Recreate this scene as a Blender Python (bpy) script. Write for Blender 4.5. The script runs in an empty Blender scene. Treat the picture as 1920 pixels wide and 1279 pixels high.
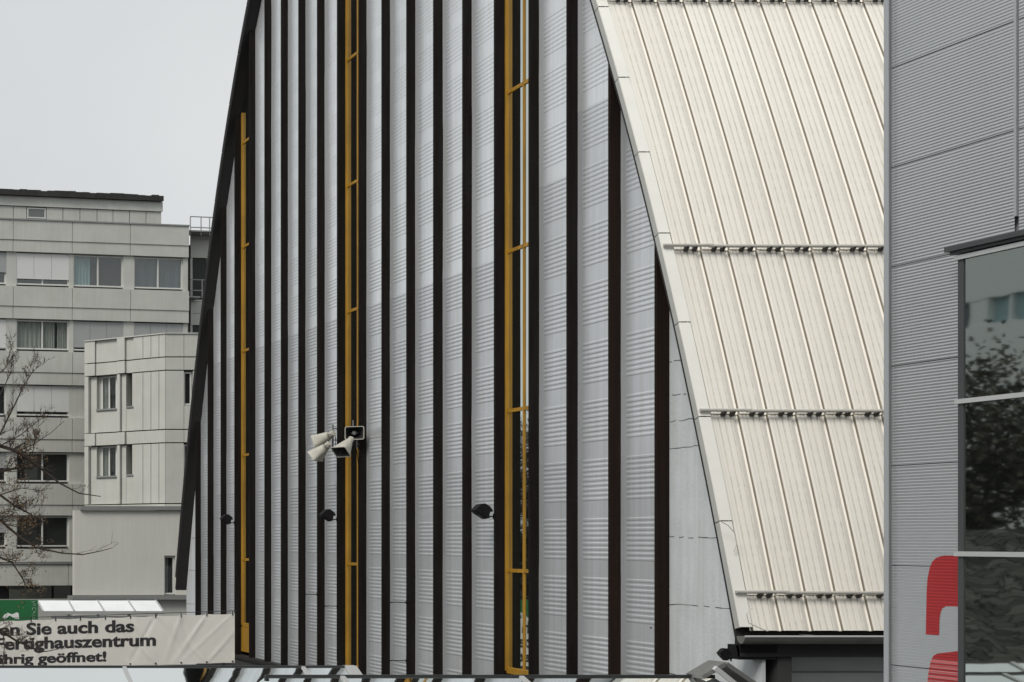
import bpy, bmesh, math, random
import numpy as np
from mathutils import Vector, Matrix
R = math.radians
C = bpy.context.scene.collection
S = bpy.context.scene
random.seed(7)

# ------------------------------------------------------------------ camera
FP = 2770.0          # focal length in photograph pixels
HX, HY = -480.0, 1010.0   # vanishing point of the view axis in the photograph
H = 6.5              # eye height above the ground
cam_d = bpy.data.cameras.new('camera')
cam = bpy.data.objects.new('camera', cam_d); C.objects.link(cam); S.camera = cam
cam.location = (0, 0, H); cam.rotation_euler = (R(90), 0, 0)
cam_d.sensor_width = 36; cam_d.lens = FP/1920*36
cam_d.shift_x = (960-HX)/1920; cam_d.shift_y = (HY-639.5)/1920
cam_d.clip_start = .1; cam_d.clip_end = 2000

# ------------------------------------------------------------------ light
SUN_EL, SUN_AZ = 46.0, 230.0      # azimuth clockwise from +Y
w = bpy.data.worlds.new('World'); S.world = w; w.use_nodes = True
nt = w.node_tree; nt.nodes.clear()
N = nt.nodes.new; L = nt.links.new
out = N('ShaderNodeOutputWorld'); bg = N('ShaderNodeBackground'); bg.inputs[1].default_value = .1
sky = N('ShaderNodeTexSky'); sky.sky_type = 'NISHITA'; sky.sun_disc = False
sky.sun_elevation = R(SUN_EL); sky.sun_rotation = R(SUN_AZ); sky.dust_density = 3; sky.air_density = 1
hs = N('ShaderNodeHueSaturation'); hs.inputs['Saturation'].default_value = .25
L(sky.outputs[0], hs.inputs['Color'])
tc = N('ShaderNodeTexCoord'); no = N('ShaderNodeTexNoise')
no.inputs['Scale'].default_value = 2.2; no.inputs['Detail'].default_value = 5; no.inputs['Roughness'].default_value = .5
cr = N('ShaderNodeValToRGB')
cr.color_ramp.elements[0].position = .25; cr.color_ramp.elements[0].color = (5.6, 5.9, 6.05, 1)
cr.color_ramp.elements[1].position = .75; cr.color_ramp.elements[1].color = (7.3, 7.45, 7.45, 1)
mx = N('ShaderNodeMix'); mx.data_type = 'RGBA'; mx.inputs[0].default_value = .88
L(tc.outputs['Generated'], no.inputs['Vector']); L(no.outputs['Fac'], cr.inputs[0])
L(hs.outputs[0], mx.inputs[6]); L(cr.outputs[0], mx.inputs[7]); L(mx.outputs[2], bg.inputs[0]); L(bg.outputs[0], out.inputs[0])
sd = bpy.data.lights.new('sun', 'SUN'); sun = bpy.data.objects.new('sun', sd); C.objects.link(sun)
sd.energy = 1.9; sd.angle = R(22); sd.color = (1, .96, .89)
sv = Vector((math.sin(R(SUN_AZ))*math.cos(R(SUN_EL)), math.cos(R(SUN_AZ))*math.cos(R(SUN_EL)), math.sin(R(SUN_EL))))
sun.rotation_euler = sv.to_track_quat('Z', 'Y').to_euler(); sun.location = (-20, -30, 60)
S.view_settings.view_transform = 'Standard'; S.view_settings.look = 'None'
S.view_settings.exposure = .16; S.view_settings.gamma = 1

# ------------------------------------------------------------------ helpers
class MB:
    """collects shapes (world coordinates) and links them as ONE mesh object"""
    def __init__(s): s.v = []; s.f = []; s.mi = []; s.cur = 0
    def add(s, vs, fs):
        b = len(s.v); s.v += [tuple(p) for p in vs]
        for f in fs: s.f.append(tuple(i+b for i in f)); s.mi.append(s.cur)
    def box(s, x0, x1, y0, y1, z0, z1):
        s.add([(x0,y0,z0),(x1,y0,z0),(x1,y1,z0),(x0,y1,z0),(x0,y0,z1),(x1,y0,z1),(x1,y1,z1),(x0,y1,z1)],
              [(0,3,2,1),(4,5,6,7),(0,1,5,4),(1,2,6,5),(2,3,7,6),(3,0,4,7)])
    def hexa(s, p):      # eight corners: bottom four, top four
        s.add(p, [(0,3,2,1),(4,5,6,7),(0,1,5,4),(1,2,6,5),(2,3,7,6),(3,0,4,7)])
    def prism(s, poly, d):   # polygon of 3d points pushed along vector d
        n = len(poly); d = Vector(d)
        vs = [Vector(p) for p in poly]+[Vector(p)+d for p in poly]
        s.add(vs, [tuple(range(n))[::-1], tuple(range(n, 2*n))]+[(i,(i+1)%n,n+(i+1)%n,n+i) for i in range(n)])
    def bar(s, a, b, wd, ht=None, up=(0,0,1)):
        a = Vector(a); b = Vector(b); ht = ht or wd; d = (b-a).normalized(); up = Vector(up)
        if abs(d.dot(up)) > .98: up = Vector((1,0,0))
        sx = d.cross(up).normalized()*wd/2; sz = sx.cross(d).normalized()*ht/2
        s.hexa([a-sx-sz,a+sx-sz,b+sx-sz,b-sx-sz,a-sx+sz,a+sx+sz,b+sx+sz,b-sx+sz])
    def tube(s, pts, rad, n=6, cap=True):
        pts = [Vector(p) for p in pts]
        if not hasattr(rad, '__len__'): rad = [rad]*len(pts)
        rings = []; ref = Vector((.3,.5,.8)).normalized()
        b = len(s.v); fs = []; vs = []
        for i, p in enumerate(pts):
            d = (pts[min(i+1,len(pts)-1)]-pts[max(i-1,0)])
            if d.length < 1e-9: d = Vector((0,0,1))
            d.normalize(); x = d.cross(ref)
            if x.length < .1: x = d.cross(Vector((1,0,0)))
            x.normalize(); y = d.cross(x)
            for k in range(n):
                a = 2*math.pi*k/n; vs.append(p+x*math.cos(a)*rad[i]+y*math.sin(a)*rad[i])
            if i:
                for k in range(n): fs.append(((i-1)*n+k,(i-1)*n+(k+1)%n,i*n+(k+1)%n,i*n+k))
        if cap: fs.append(tuple(range(n))[::-1]); fs.append(tuple(range((len(pts)-1)*n, len(pts)*n)))
        s.add(vs, fs)
    def build(s, name, m, parent=None, smooth=False, clip=None, kind=None):
        o0 = Vector((0,0,0)); q = parent
        while q is not None: o0 += Vector(q.location); q = q.parent
        me = bpy.data.meshes.new(name)
        me.from_pydata([(p[0]-o0.x, p[1]-o0.y, p[2]-o0.z) for p in s.v], [], s.f)
        for k in (m if isinstance(m, (list,tuple)) else [m]): me.materials.append(k)
        if max(s.mi, default=0): me.polygons.foreach_set('material_index', s.mi)
        if smooth: me.polygons.foreach_set('use_smooth', [True]*len(me.polygons))
        if clip:
            bm = bmesh.new(); bm.from_mesh(me)
            for co, nn in clip:
                bmesh.ops.bisect_plane(bm, geom=bm.verts[:]+bm.edges[:]+bm.faces[:], plane_co=Vector(co)-o0, plane_no=nn, clear_outer=True)
            bm.to_mesh(me); bm.free()
        ob = bpy.data.objects.new(name, me); C.objects.link(ob); ob.parent = parent
        if kind: ob['kind'] = kind
        return ob

def tag(o, label, cat, group=None, kind=None):
    o['label'] = label; o['category'] = cat
    if group: o['group'] = group
    if kind: o['kind'] = kind
    return o
def thing(name, label, cat, loc, group=None):
    o = bpy.data.objects.new(name, None); C.objects.link(o); o.location = loc; o.empty_display_size = .3
    return tag(o, label, cat, group)
def copy_tree(o, parent=None):
    c = o.copy(); C.objects.link(c); c.parent = parent
    for ch in list(o.children): copy_tree(ch, c)
    return c

def mat(name, col, rough=.6, metal=0, var=.0, scale=1.5, stretch=(1,1,1), col2=None, bump=0, bscale=30, spec=.5, streak=0):
    m = bpy.data.materials.new(name); m.use_nodes = True; t = m.node_tree
    p = t.nodes['Principled BSDF']; p.inputs['Base Color'].default_value = (*col, 1)
    p.inputs['Roughness'].default_value = rough; p.inputs['Metallic'].default_value = metal
    p.inputs['Specular IOR Level'].default_value = spec
    if var or col2:
        tx = t.nodes.new('ShaderNodeTexCoord'); mp = t.nodes.new('ShaderNodeMapping'); mp.inputs['Scale'].default_value = stretch
        nz = t.nodes.new('ShaderNodeTexNoise'); nz.inputs['Scale'].default_value = scale; nz.inputs['Detail'].default_value = 6; nz.inputs['Roughness'].default_value = .62
        r = t.nodes.new('ShaderNodeValToRGB'); r.color_ramp.elements[0].position = .32; r.color_ramp.elements[1].position = .68
        c2 = col2 or tuple(c*(1-var) for c in col)
        r.color_ramp.elements[0].color = (*c2, 1); r.color_ramp.elements[1].color = (*col, 1)
        t.links.new(tx.outputs['Object'], mp.inputs[0]); t.links.new(mp.outputs[0], nz.inputs['Vector'])
        t.links.new(nz.outputs['Fac'], r.inputs[0]); last = r.outputs[0]
        if streak:      # rain streaks running down
            mp2 = t.nodes.new('ShaderNodeMapping'); mp2.inputs['Scale'].default_value = (6,6,.25)
            n2 = t.nodes.new('ShaderNodeTexNoise'); n2.inputs['Scale'].default_value = 1.6; n2.inputs['Detail'].default_value = 5
            r2 = t.nodes.new('ShaderNodeValToRGB'); r2.color_ramp.elements[0].position = .35; r2.color_ramp.elements[1].position = .6
            k = 1-streak; r2.color_ramp.elements[0].color = (k,k,k*.97,1); r2.color_ramp.elements[1].color = (1,1,1,1)
            mm = t.nodes.new('ShaderNodeMix'); mm.data_type = 'RGBA'; mm.blend_type = 'MULTIPLY'; mm.inputs[0].default_value = 1
            t.links.new(tx.outputs['Object'], mp2.inputs[0]); t.links.new(mp2.outputs[0], n2.inputs['Vector']); t.links.new(n2.outputs['Fac'], r2.inputs[0])
            t.links.new(last, mm.inputs[6]); t.links.new(r2.outputs[0], mm.inputs[7]); last = mm.outputs[2]
        t.links.new(last, p.inputs['Base Color'])
    if bump:
        tx = t.nodes.new('ShaderNodeTexCoord'); nz = t.nodes.new('ShaderNodeTexNoise'); nz.inputs['Scale'].default_value = bscale; nz.inputs['Detail'].default_value = 4
        b = t.nodes.new('ShaderNodeBump'); b.inputs['Strength'].default_value = bump; b.inputs['Distance'].default_value = .02
        t.links.new(tx.outputs['Object'], nz.inputs['Vector']); t.links.new(nz.outputs['Fac'], b.inputs['Height']); t.links.new(b.outputs[0], p.inputs['Normal'])
    return m
def mirror_glass(name, dark, refl, tint=(1,1,1), wav=0):
    """opaque coated pane: dark body under a reflecting film"""
    m = bpy.data.materials.new(name); m.use_nodes = True; t = m.node_tree; t.nodes.clear()
    o = t.nodes.new('ShaderNodeOutputMaterial'); d = t.nodes.new('ShaderNodeBsdfDiffuse'); g = t.nodes.new('ShaderNodeBsdfGlossy'); x = t.nodes.new('ShaderNodeMixShader')
    d.inputs[0].default_value = (*dark, 1); g.inputs[0].default_value = (*tint, 1); g.inputs['Roughness'].default_value = .02; x.inputs[0].default_value = refl
    t.links.new(d.outputs[0], x.inputs[1]); t.links.new(g.outputs[0], x.inputs[2]); t.links.new(x.outputs[0], o.inputs[0])
    if wav:
        tx = t.nodes.new('ShaderNodeTexCoord'); nz = t.nodes.new('ShaderNodeTexNoise'); nz.inputs['Scale'].default_value = 1.3
        b = t.nodes.new('ShaderNodeBump'); b.inputs['Strength'].default_value = wav; b.inputs['Distance'].default_value = .02
        t.links.new(tx.outputs['Object'], nz.inputs['Vector']); t.links.new(nz.outputs['Fac'], b.inputs['Height']); t.links.new(b.outputs[0], g.inputs['Normal'])
    return m
def clear_glass(name, refl=.1):
    m = bpy.data.materials.new(name); m.use_nodes = True; t = m.node_tree; t.nodes.clear()
    o = t.nodes.new('ShaderNodeOutputMaterial'); d = t.nodes.new('ShaderNodeBsdfTransparent'); g = t.nodes.new('ShaderNodeBsdfGlossy'); x = t.nodes.new('ShaderNodeMixShader')
    d.inputs[0].default_value = (.88,.9,.89,1); g.inputs['Roughness'].default_value = .02; x.inputs[0].default_value = refl
    t.links.new(d.outputs[0], x.inputs[1]); t.links.new(g.outputs[0], x.inputs[2]); t.links.new(x.outputs[0], o.inputs[0])
    return m

M = dict(
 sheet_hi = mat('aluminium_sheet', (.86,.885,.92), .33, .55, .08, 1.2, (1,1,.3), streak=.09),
 sheet_lo = mat('aluminium_sheet_grey_dimmed', (.73,.75,.785), .36, .55, .08, 1.2, (1,1,.3), streak=.09),  # greyer batch, with dimmer reflections low on the facade put into the colour
 sheet_low = mat('aluminium_sheet_dull_dimmed', (.63,.65,.68), .38, .5, .08, 1.2, (1,1,.3), streak=.09),  # lowest sheets: fading reflected light also painted into the base colour
 timber   = mat('dark_timber', (.015,.013,.012), .85, 0, 0, 2.2, (4,4,.35), col2=(.008,.006,.005), bump=.3, bscale=14, spec=.1),
 timber_red = mat('weathered_brown_timber', (.012,.009,.008), .85, 0, 0, 2.0, (9,9,.22), col2=(.021,.012,.009), bump=.4, bscale=16, spec=.1),
 soffit   = mat('dark_soffit', (.014,.012,.012), .7, 0, .3, 3),
 yellow   = mat('yellow_paint', (.46,.24,.020), .55, 0, .3, 2.5, (3,3,.6), streak=.22),
 hallglass= mirror_glass('dark_window_glass', (.012,.013,.011), .66, (.95,1,.97), .05),
 roof     = mat('cream_roof_sheet', (.885,.85,.785), .55, .0, .0, .9, (1.3,1,.5), col2=(.83,.79,.72), streak=.0),
 seam     = mat('shaded_grimy_roof_seam', (.36,.325,.26), .8, 0, .3, 3, (1,6,1)),  # groove shade put into the colour, together with seam grime
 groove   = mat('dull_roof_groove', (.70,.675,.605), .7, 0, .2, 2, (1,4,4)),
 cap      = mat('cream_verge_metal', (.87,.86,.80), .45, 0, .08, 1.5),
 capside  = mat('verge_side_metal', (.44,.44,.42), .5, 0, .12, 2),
 railm    = mat('grey_rail_metal', (.56,.545,.50), .5, .2, .15, 4),
 bracketm = mat('dark_bracket_metal', (.055,.05,.045), .6, .2, .2, 5),
 gutter   = mat('zinc_gutter', (.26,.26,.25), .42, .5, .25, 3),
 plaster  = mat('pale_plaster', (.60,.625,.645), .8, 0, .10, 2.2, bump=.25, bscale=20, streak=.10),
 wallgrey = mat('grey_sheet_wall', (.68,.685,.69), .6, .0, .12, 1),
 walldark = mat('dark_plinth', (.05,.05,.05), .8, 0, .2, 1),
 horn     = mat('beige_horn_plastic', (.47,.455,.395), .5, 0, .1, 6),
 hornin   = mat('dark_horn_throat', (.03,.03,.03), .6),
 hornbr   = mat('pale_driver_metal', (.5,.5,.48), .4, .4),
 black    = mat('black_metal', (.008,.008,.009), .65, 0, spec=.2),
 lens     = mat('dark_lens', (.02,.02,.022), .15),
 corr     = mat('grey_corrugated_metal', (.54,.55,.56), .34, .75, .05, 1.5),
 corrtrim = mat('grey_flat_trim', (.42,.435,.455), .45, .3, .06, 2),
 red      = mat('red_lettering', (.34,.010,.014), .5, 0, .06, 3),
 redpale  = mat('pale_red_lettering', (.55,.11,.11), .5, 0, .06, 3),
 baydark  = mat('anthracite_frame', (.075,.078,.082), .45, .3, .1, 3),
 baylight = mat('silver_bar', (.60,.61,.61), .4, .4, .05, 3),
 bayglass = mirror_glass('bay_glass', (.010,.012,.011), .58, (.94,1,.96), .035),
 conc     = mat('pale_cladding', (.56,.565,.53), .8, 0, .13, .7, streak=.05),
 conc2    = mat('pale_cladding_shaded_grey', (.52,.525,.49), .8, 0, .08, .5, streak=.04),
 joint    = mat('joint_dark', (.10,.10,.095), .9),
 render   = mat('white_render', (.60,.595,.555), .85, 0, .06, .6, streak=.03),
 tarroof  = mat('tar_roof_edge', (.035,.035,.033), .8, 0, .5, 2),
 winframe = mat('pale_window_frame', (.62,.625,.60), .5, 0, .05, 3),
 opane    = clear_glass('office_pane', .09),
 interior = mat('dark_interior', (.05,.052,.052), .9, 0, .3, .6),
 blind    = mat('white_blind', (.66,.665,.65), .6, 0, .05, 2),
 blindg   = mat('grey_blind', (.36,.37,.37), .6, 0, .08, 2),
 blindp   = mat('pale_grey_curtain', (.48,.49,.465), .7, 0, .1, 2),
 curt     = mat('teal_curtain', (.30,.43,.45), .8, 0, .15, 5, (6,6,.3)),
 curt2    = mat('slate_curtain', (.10,.13,.15), .8, 0, .3, 5, (6,6,.3)),
 ledge    = mat('grey_ledge_metal', (.30,.305,.30), .5, .3, .15, 2),
 banner   = mat('off_white_tarpaulin', (.66,.64,.60), .65, 0, .06, 1.2, spec=.3),
 letter   = mat('black_lettering', (.018,.017,.018), .6),
 green    = mat('green_sign', (.012,.135,.04), .5, 0, .12, 2),
 white    = mat('white_print', (.72,.74,.72), .6, 0, .05, 3),
 canopyw  = mat('white_translucent_sheet', (.80,.82,.82), .35, 0, .10, 1.5),
 canglass = mirror_glass('canopy_glass', (.03,.035,.035), .92, (.95,.98,.97), .05),
 rafter   = mat('light_grey_rafter', (.46,.465,.46), .45, .3, .08, 2),
 beam     = mat('dark_beam', (.028,.03,.031), .5, .2),
 bark     = mat('dark_bark', (.062,.046,.036), .9, 0, .35, 9, bump=.5, bscale=40),
 leaf     = mat('withered_leaf', (.19,.125,.07), .8, 0, .5, 3),
 leafd    = mat('dark_leaf', (.05,.045,.028), .8, 0, .5, 1.2),
 ground   = mat('asphalt', (.075,.075,.073), .9, 0, .25, .5),
 stone    = mat('rough_stone', (.30,.30,.27), .9, 0, .4, 1.5, bump=.6, bscale=6),
)
def stone_mat():
    m = mat('stonework', (.3,.3,.26), .9); t = m.node_tree; p = t.nodes['Principled BSDF']; n_ = t.nodes.new
    tx = n_('ShaderNodeTexCoord'); nz = n_('ShaderNodeTexNoise'); nz.inputs['Scale'].default_value = 1.5; nz.inputs['Detail'].default_value = 5
    va = n_('ShaderNodeMix'); va.data_type = 'RGBA'; va.blend_type = 'LINEAR_LIGHT'; va.inputs[0].default_value = .35
    mp = n_('ShaderNodeMapping'); mp.inputs['Scale'].default_value = (1.5, 1.2, 7.5)
    e = n_('ShaderNodeTexVoronoi'); e.feature = 'DISTANCE_TO_EDGE'; e.inputs['Scale'].default_value = 1.2
    c = n_('ShaderNodeTexVoronoi'); c.inputs['Scale'].default_value = 1.2
    r1 = n_('ShaderNodeValToRGB'); r1.color_ramp.elements[0].position = .01; r1.color_ramp.elements[0].color = (.12,.12,.12,1); r1.color_ramp.elements[1].position = .07
    r2 = n_('ShaderNodeValToRGB'); r2.color_ramp.elements[0].color = (.06,.062,.052,1); r2.color_ramp.elements[1].color = (.30,.305,.26,1)
    mm = n_('ShaderNodeMix'); mm.data_type = 'RGBA'; mm.blend_type = 'MULTIPLY'; mm.inputs[0].default_value = 1
    k = t.links.new
    k(tx.outputs['Object'], nz.inputs['Vector']); k(tx.outputs['Object'], va.inputs[6]); k(nz.outputs['Color'], va.inputs[7]); k(va.outputs[2], mp.inputs[0])
    k(mp.outputs[0], e.inputs['Vector']); k(mp.outputs[0], c.inputs['Vector']); k(e.outputs['Distance'], r1.inputs[0]); k(c.outputs['Color'], r2.inputs[0])
    k(r2.outputs[0], mm.inputs[6]); k(r1.outputs[0], mm.inputs[7]); k(mm.outputs[2], p.inputs['Base Color'])
    return m
M['stonework'] = stone_mat()
def batch_variation(m, k):      # sheets of slightly different batches
    t = m.node_tree; p = t.nodes['Principled BSDF']; src = p.inputs['Base Color'].links[0].from_socket
    oi = t.nodes.new('ShaderNodeObjectInfo'); mr = t.nodes.new('ShaderNodeMapRange'); mr.inputs[3].default_value = 1-k; mr.inputs[4].default_value = 1+k*.6
    hv = t.nodes.new('ShaderNodeHueSaturation'); t.links.new(oi.outputs['Random'], mr.inputs[0]); t.links.new(mr.outputs[0], hv.inputs['Value'])
    t.links.new(src, hv.inputs['Color']); t.links.new(hv.outputs[0], p.inputs['Base Color'])
for q in ('sheet_hi', 'sheet_lo', 'sheet_low'): batch_variation(M[q], .07)

def P(px, py, Y):        # point at distance Y that the survey of the photograph gives
    return Vector(((px-HX)*Y/FP, Y, H+(HY-py)*Y/FP))
class Frame:
    """vertical plane through (px0, Y0) running towards the vanishing point vpx; n points to the viewer's side"""
    def __init__(s, px0, Y0, vpx=None, direc=None):
        s.o = Vector(((px0-HX)*Y0/FP, Y0, 0))
        d = Vector(direc) if direc else Vector((vpx-HX, FP, 0))
        s.u_ = d.normalized(); s.n_ = Vector((s.u_.y, -s.u_.x, 0))
    def u(s, px, n=0):
        a = (px-HX)/FP; o = s.o+s.n_*n
        return (a*o.y-o.x)/(s.u_.x-a*s.u_.y)
    def z(s, px, py, n=0):
        y = (s.o+s.n_*n+s.u_*s.u(px, n)).y
        return H+(HY-py)*y/FP
    def p(s, u, z, n=0):
        q = s.o+s.u_*u+s.n_*n; return Vector((q.x, q.y, z))
    def box(s, mb, u0, u1, z0, z1, n0, n1):
        mb.hexa([s.p(u0,z0,n1), s.p(u1,z0,n1), s.p(u1,z0,n0), s.p(u0,z0,n0), s.p(u0,z1,n1), s.p(u1,z1,n1), s.p(u1,z1,n0), s.p(u0,z1,n0)])

# ------------------------------------------------------------------ setting
mb = MB(); mb.add([(-900,-900,0),(900,-900,0),(900,1500,0),(-900,1500,0)], [(0,1,2,3)])
g = mb.build('ground', M['ground']); g['kind'] = 'structure'; g['label'] = 'wide grey asphalt yard between the buildings'

# ================================================================== exhibition hall
KS = 1.01225       # survey scale of the roof edge
XV, XF, XP, XG, XB = 14.05, 14.21, 14.38, 14.445, 14.62
YC = 34.07*KS; Y0F, PIT, TF = 22.99, 1.235, .07
ZB = H-3.45
tab = [(13.72,-2.2),(13.45,-1.24),(13.0,.27),(12.53,1.79),(12.07,3.24),(11.62,4.64),(11.11,6.01),(10.63,7.32),(10.13,8.56),(9.47,9.84),(8.62,11.47),(7.6,13.1),(6.71,14.87)]
tab = [(a*KS, b*KS) for a, b in tab]
cf = np.linalg.lstsq(np.array([[1, a*a, a**4, a**6] for a, b in tab]), np.array([b for a, b in tab]), rcond=None)[0]
def arch_w(wd): return H+cf[0]+cf[1]*wd**2+cf[2]*wd**4+cf[3]*wd**6
ws = np.linspace(13.55*KS, 0, 140)
NEAR = [Vector((0, YC-a, arch_w(a))) for a in ws]            # near slope, eave -> apex (y, z)
def offset(pts, d):
    o = []
    for i, p in enumerate(pts):
        t = (pts[min(i+1,len(pts)-1)]-pts[max(i-1,0)]).normalized()
        nrm = Vector((0, t.z, -t.y)) if True else None        # inward for the near slope (towards +y)
        o.append(p+nrm*d)
    return o
INN = offset(NEAR, .13)
_iw = np.array([YC-p.y for p in INN])[::-1]; _iz = np.array([p.z for p in INN])[::-1]
def zin(y): return float(np.interp(abs(y-YC), _iw, _iz))
def arc_resample(pts, step):
    acc = [0]
    for i in range(1, len(pts)): acc.append(acc[-1]+(pts[i]-pts[i-1]).length)
    n = max(2, int(acc[-1]/step)+1); t = np.linspace(0, acc[-1], n)
    return [Vector((0, float(np.interp(a, acc, [p.y for p in pts])), float(np.interp(a, acc, [p.z for p in pts])))) for a in t]
def near_between(z0, z1):
    zs = [p.z for p in NEAR]; a = [Vector((0, float(np.interp(z0, zs, [p.y for p in NEAR])), z0))]
    a += [p for p in NEAR if z0 < p.z < z1]; a.append(Vector((0, float(np.interp(z1, zs, [p.y for p in NEAR])), z1)))
    return a
hall = thing('exhibition_hall', 'tall arched hall with dark fins, ribbed silver panels and a steep cream metal roof', 'hall', (22, YC, 0))
# gable backing
arch_full = [(XB, p.y, p.z) for p in INN[::4]]+[(XB, 2*YC-p.y, p.z) for p in INN[::4][::-1]]
mb = MB(); mb.prism([(XB, arch_full[0][1], 0)]+arch_full+[(XB, arch_full[-1][1], 0)], (.2,0,0)); mb.build('gable_wall', M['walldark'], hall)
mb = MB(); mb.box(XF+.03, XB-.002, Y0F-1.0, YC+12, 0, ZB); mb.build('plinth', M['walldark'], hall)
mb = MB(); mb.box(XF-.02, XB-.002, Y0F-.1, Y0F+PIT*19+.3, ZB+.003, ZB+.10); mb.build('sill_beam', M['soffit'], hall)
FY = [Y0F+PIT*i for i in range(20)]
for i, y in enumerate(FY):
    mb = MB(); za, zb = zin(y)-.005, zin(y+TF)-.005
    mb.hexa([(XF,y,ZB+.101),(XB-.003,y,ZB+.101),(XB-.003,y+TF,ZB+.101),(XF,y+TF,ZB+.101),(XF,y,za),(XB-.003,y,za),(XB-.003,y+TF,zb),(XF,y+TF,zb)])
    mb.build('fin', M['timber_red'] if i < 2 else M['timber'], hall)
WIN = (3, 9, 15)
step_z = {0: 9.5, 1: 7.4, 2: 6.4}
ribprof = [(0,0),(.020,.0048),(.042,.0048),(.062,0)]
for i in range(19):
    if i in WIN: continue
    ya, yb = FY[i]+TF, FY[i+1]
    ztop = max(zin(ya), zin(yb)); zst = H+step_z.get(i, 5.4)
    rows = [(ZB+.10, 0)]; k = -4
    while H-.5+k-.5 < ztop+1:
        c0 = H-.5+k+.135
        for r in range(9):
            for dz, dx in ribprof:
                z = c0+r*.0815+dz
                if z > ZB+.11: rows.append((z, dx))
        k += 1
    mb = MB(); cols = [(ya,1,0),(yb-.15,1,0),(yb-.14,0,0),(yb-.055,0,0),(yb-.001,0,.006)]
    rng = random.Random(i*13+5); sl = rng.uniform(-.006,.006); ph = [rng.uniform(-.004,.004) for _ in range(60)]
    def tilt(z, y): q = int((z-ZB)/3.0); return sl*(y-ya)+ph[q]*((z-ZB)/3.0-q)*1.6
    for zi, (z, dx) in enumerate(rows):
        if zi and z >= zst > rows[zi-1][0]: pass
        for y, on, fl_ in cols: mb.v.append((XP-dx*on-fl_+tilt(z,y), y, z))
        if zi:
            for c in range(4):
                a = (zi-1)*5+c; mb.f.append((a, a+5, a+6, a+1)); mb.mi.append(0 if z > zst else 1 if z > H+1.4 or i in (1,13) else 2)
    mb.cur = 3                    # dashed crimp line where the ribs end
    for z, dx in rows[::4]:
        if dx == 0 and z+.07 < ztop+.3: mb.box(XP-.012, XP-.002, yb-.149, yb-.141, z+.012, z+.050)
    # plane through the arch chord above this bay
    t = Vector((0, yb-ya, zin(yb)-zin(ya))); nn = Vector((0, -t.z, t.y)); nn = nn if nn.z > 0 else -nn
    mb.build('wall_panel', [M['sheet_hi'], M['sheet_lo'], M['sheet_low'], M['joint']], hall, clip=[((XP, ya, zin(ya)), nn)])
# tall yellow windows
for i in WIN:
    ya, yb = FY[i]+TF, FY[i+1]; za, zb = zin(ya)-.01, zin(yb)-.01; ym = (ya+yb)/2
    zbot = H-(3.30 if i == 9 else 2.49); fr = MB()
    def vbar(y0, y1, x0, x1, top):
        fr.hexa([(x0,y0,zbot),(x1,y0,zbot),(x1,y1,zbot),(x0,y1,zbot),(x0,y0,zin(y0)-.02),(x1,y0,zin(y0)-.02),(x1,y1,zin(y1)-.02),(x0,y1,zin(y1)-.02)])
    vbar(yb-.036, yb-.002, XP+.003, XG+.03, 0)
    vbar(ya+.002, ya+.06, XG-.03, XG+.03, 0); vbar(ym-.026, ym+.026, XG-.018, XG+.03, 0)
    k = 0
    fr.box(XG-.05, XG+.03, ya+.061, yb-.037, zbot-.05, zbot+.06)
    while True:
        z = H-.6+3.01*k
        if z > min(za, zb): break
        if z > zbot: fr.box(XG-.022, XG+.03, ya+.061, ym-.025, z-.033, z+.033); fr.box(XG-.022, XG+.03, ym+.025, yb-.037, z-.033, z+.033)
        k += 1
    wf = fr.build('window', M['yellow'], hall)
    gl = MB(); gl.hexa([(XG,ya+.003,zbot),(XG+.02,ya+.003,zbot),(XG+.02,yb-.003,zbot),(XG,yb-.003,zbot),(XG,ya+.003,za-.02),(XG+.02,ya+.003,za-.02),(XG+.02,yb-.003,zb-.02),(XG,yb-.003,zb-.02)])
    gl.build('pane', M['hallglass'], wf)
    if i == 15:
        pb = MB(); pb.box(XG-.06, XG+.02, ya+.003, yb-.003, H-3.25, zbot-.06); pb.build('infill_panel', M['yellow'], wf)
# pale end walls beside the outermost fins
for side in (0, 1):
    pts = []
    if side == 0:
        cv = [p for p in INN if p.y < Y0F-.004]
        poly = [(XP+.02, p.y, p.z) for p in cv]+[(XP+.02, Y0F-.004, zin(Y0F-.004)), (XP+.02, Y0F-.004, 0), (XP+.02, cv[0].y, 0)]
    else:
        ye = FY[19]+TF+.004
        cv = [Vector((0, 2*YC-p.y, p.z)) for p in INN]; cv = [p for p in cv if p.y > ye]
        poly = [(XP+.02, p.y, p.z) for p in cv]+[(XP+.02, ye, zin(ye)), (XP+.02, ye, 0), (XP+.02, cv[0].y, 0)]
    mb = MB(); mb.prism(poly, (.05,0,0)); mb.cur = 1
    jm = mb; rng = random.Random(3+side)
    for zj in (-2.1,-1.02,.02,1.4,1.82,2.22,2.75):
        if side: y0, y1 = FY[19]+TF+.01, 2*YC-np.interp(H+zj, [p.z for p in INN], [p.y for p in INN])
        else: y0, y1 = np.interp(H+zj, [p.z for p in INN], [p.y for p in INN]), Y0F-.01
        n = 14; zz = [H+zj+rng.uniform(-.012,.012) for _ in range(n+1)]
        for q in range(n):
            if rng.random() < .18: continue
            a, b = y0+(y1-y0)*q/n, y0+(y1-y0)*(q+1)/n
            jm.bar((XP+.0185, a, zz[q]), (XP+.0185, b, zz[q+1]), .004, rng.uniform(.006,.014))
    jm.build('end_wall', [M['plaster'], M['joint']], hall)
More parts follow.
